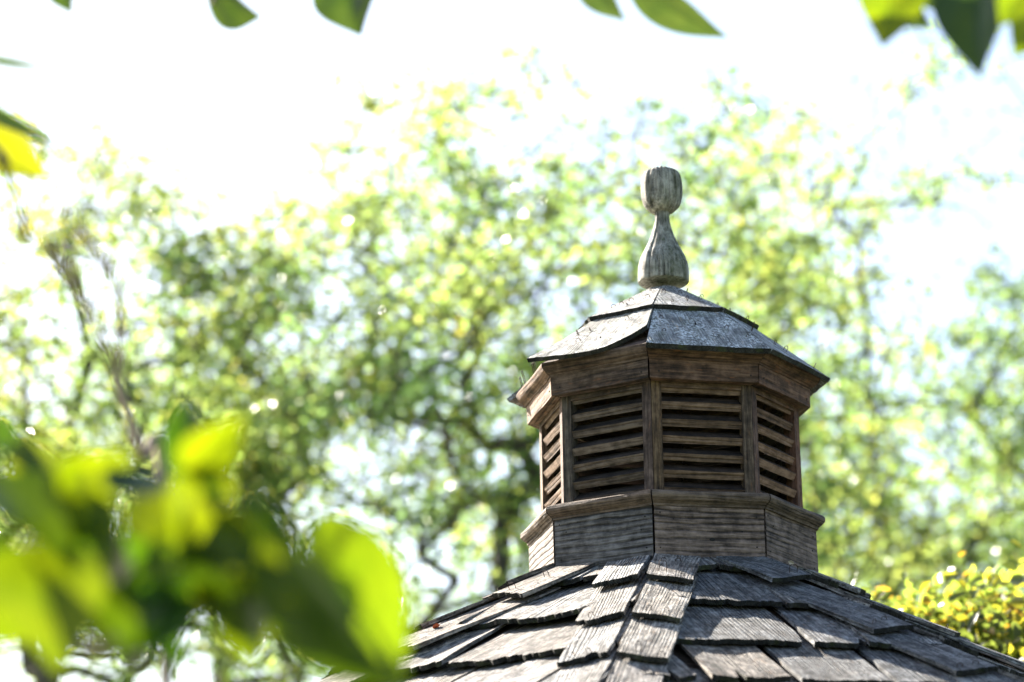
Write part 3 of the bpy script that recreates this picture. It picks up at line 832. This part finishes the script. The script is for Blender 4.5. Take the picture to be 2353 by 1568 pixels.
# bottom-left branch, about 1.932 m from the lens
p0 = at(-250, 1750, 2.070); lb = thing('leafy_branch', (p0.x-.25, p0.y, 0), 'out of focus leafy branch with broad bright green leaves at bottom left', 'branch')
sp_ = [Vector((p0.x-.25, p0.y, 0)), Vector((p0.x-.2, p0.y+.02, .9)), at(-120, 1640, 2.070), at(230, 1500, 2.015), at(430, 1380, 1.987), at(470, 1240, 2.001), at(440, 1110, 2.015)]
stem(lb, sp_, .012, .002)
stem(lb, [at(-120, 1640, 2.070), at(-20, 1380, 2.001), at(80, 1220, 1.960), at(130, 1100, 1.987)], .006, .0015, 'side_twig')
stem(lb, [at(430, 1380, 1.987), at(560, 1260, 1.932), at(690, 1200, 1.904)], .004, .0012, 'side_twig')
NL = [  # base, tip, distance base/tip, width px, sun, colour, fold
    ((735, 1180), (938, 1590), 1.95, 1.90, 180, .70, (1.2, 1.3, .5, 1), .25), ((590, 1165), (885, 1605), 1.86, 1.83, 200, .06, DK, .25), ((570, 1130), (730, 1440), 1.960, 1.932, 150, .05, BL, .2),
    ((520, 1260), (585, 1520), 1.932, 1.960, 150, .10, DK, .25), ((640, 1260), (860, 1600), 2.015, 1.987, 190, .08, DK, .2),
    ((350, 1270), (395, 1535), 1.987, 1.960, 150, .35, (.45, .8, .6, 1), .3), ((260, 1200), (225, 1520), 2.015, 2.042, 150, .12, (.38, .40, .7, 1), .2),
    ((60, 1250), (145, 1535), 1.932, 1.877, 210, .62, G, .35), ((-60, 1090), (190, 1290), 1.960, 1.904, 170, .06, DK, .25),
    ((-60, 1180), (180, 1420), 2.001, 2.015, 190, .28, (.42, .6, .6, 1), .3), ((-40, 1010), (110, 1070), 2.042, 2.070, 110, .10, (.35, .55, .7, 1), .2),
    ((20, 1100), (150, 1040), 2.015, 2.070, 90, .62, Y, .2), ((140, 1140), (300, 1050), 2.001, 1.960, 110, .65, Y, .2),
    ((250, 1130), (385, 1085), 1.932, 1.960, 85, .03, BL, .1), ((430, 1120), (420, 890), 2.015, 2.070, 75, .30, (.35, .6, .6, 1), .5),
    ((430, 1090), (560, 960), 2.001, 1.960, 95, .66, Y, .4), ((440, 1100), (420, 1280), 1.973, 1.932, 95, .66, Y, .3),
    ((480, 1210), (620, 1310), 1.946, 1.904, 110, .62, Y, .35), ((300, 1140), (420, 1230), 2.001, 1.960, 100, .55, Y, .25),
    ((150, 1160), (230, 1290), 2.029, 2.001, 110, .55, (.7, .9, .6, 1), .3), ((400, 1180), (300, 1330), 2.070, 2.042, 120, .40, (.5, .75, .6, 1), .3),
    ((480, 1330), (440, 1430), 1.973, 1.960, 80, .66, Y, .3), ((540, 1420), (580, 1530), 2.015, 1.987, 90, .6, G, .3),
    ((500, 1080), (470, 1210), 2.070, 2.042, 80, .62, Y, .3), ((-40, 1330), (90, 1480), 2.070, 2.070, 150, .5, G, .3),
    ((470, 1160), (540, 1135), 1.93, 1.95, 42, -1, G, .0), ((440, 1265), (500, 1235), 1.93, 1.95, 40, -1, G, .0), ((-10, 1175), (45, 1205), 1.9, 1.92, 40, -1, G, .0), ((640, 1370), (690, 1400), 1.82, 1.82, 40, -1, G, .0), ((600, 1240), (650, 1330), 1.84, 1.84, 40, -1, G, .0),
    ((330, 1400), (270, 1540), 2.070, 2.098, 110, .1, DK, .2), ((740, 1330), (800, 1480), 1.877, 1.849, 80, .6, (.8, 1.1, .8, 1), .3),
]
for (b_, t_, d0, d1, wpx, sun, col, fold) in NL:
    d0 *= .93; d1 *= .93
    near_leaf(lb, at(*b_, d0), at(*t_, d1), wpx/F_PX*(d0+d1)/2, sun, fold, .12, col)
for k in range(16):                     # smaller leaves filling in along the twigs
    bx_, by_ = rr.uniform(120, 640), rr.uniform(1060, 1420); an = rr.uniform(.2, 2.9); ln = rr.uniform(90, 170)
    d0 = rr.uniform(1.78, 1.95); g_ = rr.choice(((.45, .62, .6, 1), (.7, .85, .6, 1), (1.1, 1.1, .6, 1), (.55, .8, .7, 1)))
    near_leaf(lb, at(bx_, by_, d0), at(bx_+math.cos(an)*ln, by_+math.sin(an)*ln, d0+rr.uniform(-.04, .04)), rr.uniform(50, 85)/F_PX*d0, rr.uniform(.1, .7), .3, .12, g_)
# overhanging limb along the top, about 2.880 m away
q0 = at(2900, -420, 3.000)
ov = thing('overhanging_limb', (q0.x+1.2, q0.y, 0), 'overhanging limb whose green leaf tips hang in from the top edge', 'branch')
stem(ov, [Vector((q0.x+1.2, q0.y+.1, 0)), Vector((q0.x+1.1, q0.y+.05, 1.6)), q0, at(2300, -220, 2.904), at(1500, -150, 2.880), at(800, -130, 2.880), at(150, -160, 2.880)], .03, .004, 'limb')
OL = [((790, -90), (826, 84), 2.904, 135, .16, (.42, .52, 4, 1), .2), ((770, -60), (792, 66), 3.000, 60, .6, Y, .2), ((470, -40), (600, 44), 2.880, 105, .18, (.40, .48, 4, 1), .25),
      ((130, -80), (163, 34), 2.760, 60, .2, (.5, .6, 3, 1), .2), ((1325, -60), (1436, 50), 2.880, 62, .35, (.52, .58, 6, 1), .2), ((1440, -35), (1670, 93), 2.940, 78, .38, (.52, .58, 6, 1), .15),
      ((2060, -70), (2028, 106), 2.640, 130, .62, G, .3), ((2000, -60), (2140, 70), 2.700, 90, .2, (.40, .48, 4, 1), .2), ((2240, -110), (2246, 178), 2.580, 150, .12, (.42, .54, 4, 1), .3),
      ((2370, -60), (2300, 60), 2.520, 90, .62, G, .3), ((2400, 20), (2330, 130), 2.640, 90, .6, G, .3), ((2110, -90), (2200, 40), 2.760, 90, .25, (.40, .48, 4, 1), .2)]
for (b_, t_, d0, wpx, sun, col, fold) in OL:
    near_leaf(ov, at(*b_, d0), at(*t_, d0-.03), wpx/F_PX*d0, sun, fold, .05, col)
    stem(ov, [at(b_[0]-8, -170, d0+.05), at((b_[0]*2+t_[0])/3-10, b_[1]-20, d0+.02), at(*b_, d0)], .002, .001, 'petiole')
stem(ov, [at(450, -160, 2.880), at(480, -40, 2.880), at(492, 12, 2.856)], .006, .002, 'side_twig')
# left edge twig
e0 = at(-420, 420, 2.470)
lt = thing('leafy_twig', (e0.x-.2, e0.y, 0), 'blurred twig with a folded yellow leaf at the left edge', 'branch')
stem(lt, [Vector((e0.x-.2, e0.y, 0)), Vector((e0.x-.12, e0.y, 1.3)), e0, at(-60, 330, 2.470), at(20, 372, 2.444)], .012, .002)
stem(lt, [at(0, 360, 2.444), at(30, 440, 2.40), at(62, 545, 2.36)], .004, .0025, 'side_twig', M_NAIL)
near_leaf(lt, at(-140, 285, 2.5), at(124, 408, 2.5), 120/F_PX*2.5, .62, .3, .06, (1.6, 1.25, 1.5, 1))
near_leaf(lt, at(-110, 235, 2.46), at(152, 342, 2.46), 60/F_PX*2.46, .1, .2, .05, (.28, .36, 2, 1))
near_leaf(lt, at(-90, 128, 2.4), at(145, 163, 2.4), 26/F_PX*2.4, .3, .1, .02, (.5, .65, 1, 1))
stem(lt, [e0, at(-160, 200, 2.470), at(-90, 135, 2.236)], .003, .001, 'side_twig')
# bare forked twig
f0 = at(380, 1300, 2.6)
bt = thing('bare_twig', (f0.x, f0.y, 0), 'bare brown forked twig rising blurred at left in front of the trees', 'twig')
stem(bt, [Vector((f0.x+.05, f0.y, 0)), Vector((f0.x+.03, f0.y, .9)), f0, at(325, 1050, 2.6), at(285, 920, 2.6), at(262, 860, 2.6)], .0062, .0046)
for (pts, r_) in (([(280, 890), (225, 790), (165, 660), (100, 575)], .0014), ([(272, 880), (282, 760), (262, 660), (205, 580), (135, 500)], .0014)):
    stem(bt, [at(*p, 2.6+i*.03) for i, p in enumerate(pts)], r_, .0008, 'side_twig', M_TWIG2)
    for k in range(60):
        s_ = rr.random()*(len(pts)-1); i = int(s_); a = Vector((*pts[i], 0)).lerp(Vector((*pts[i+1], 0)), s_-i)
        b_ = a + Vector((rr.uniform(-24, 16), rr.uniform(-85, -25), 0))
        stem(bt, [at(a.x, a.y, 2.64), at((a.x+b_.x)/2+3, (a.y+b_.y)/2, 2.63), at(b_.x, b_.y, 2.62+rr.uniform(-.03, .03))], .0013, .0006, 'twiglet', M_TWIG2)

# ------------------------------------------------------------------ small things lying on the roof
def scrap(name, p, ex, ey, size, mat, label, cat):
    ex = Vector(ex).normalized(); ey = Vector(ey); ey = (ey-ex*ey.dot(ex)).normalized(); ez = ex.cross(ey)
    vs = [(-.5, 0, 0), (-.15, .28, .10), (.3, .2, .16), (.55, 0, .05), (.25, -.24, .2), (-.2, -.22, .05), (0, 0, -.08), (.05, 0, .02)]
    fs = [(0, 1, 7), (1, 2, 7), (2, 3, 7), (3, 4, 7), (4, 5, 7), (5, 0, 7), (1, 0, 6), (2, 1, 6), (3, 2, 6), (4, 3, 6), (5, 4, 6), (0, 5, 6)]
    tag(link(name, mesh(name, [Vector(v)*size for v in vs], fs, mat), frame(p, ex, ey, ez)), label, cat)
ob, on, ez, ey, ex = CAPS[('A', 1, 1)]
scrap('leaf_scrap', on(.10, -.5)+ez*.004, ex, ez, .016, M_RED, 'tiny orange red leaf scrap caught on the hip left of the cupola', 'leaf')
ob, on, ez, ey, ex = CAPS[('C', 1, 0)]
scrap('seed_husk', on(.10, .2)+ez*.006, ey, ez, .014, M_HUSK, 'small dry seed husk lying against the cupola skirt on the right hip', 'husk')
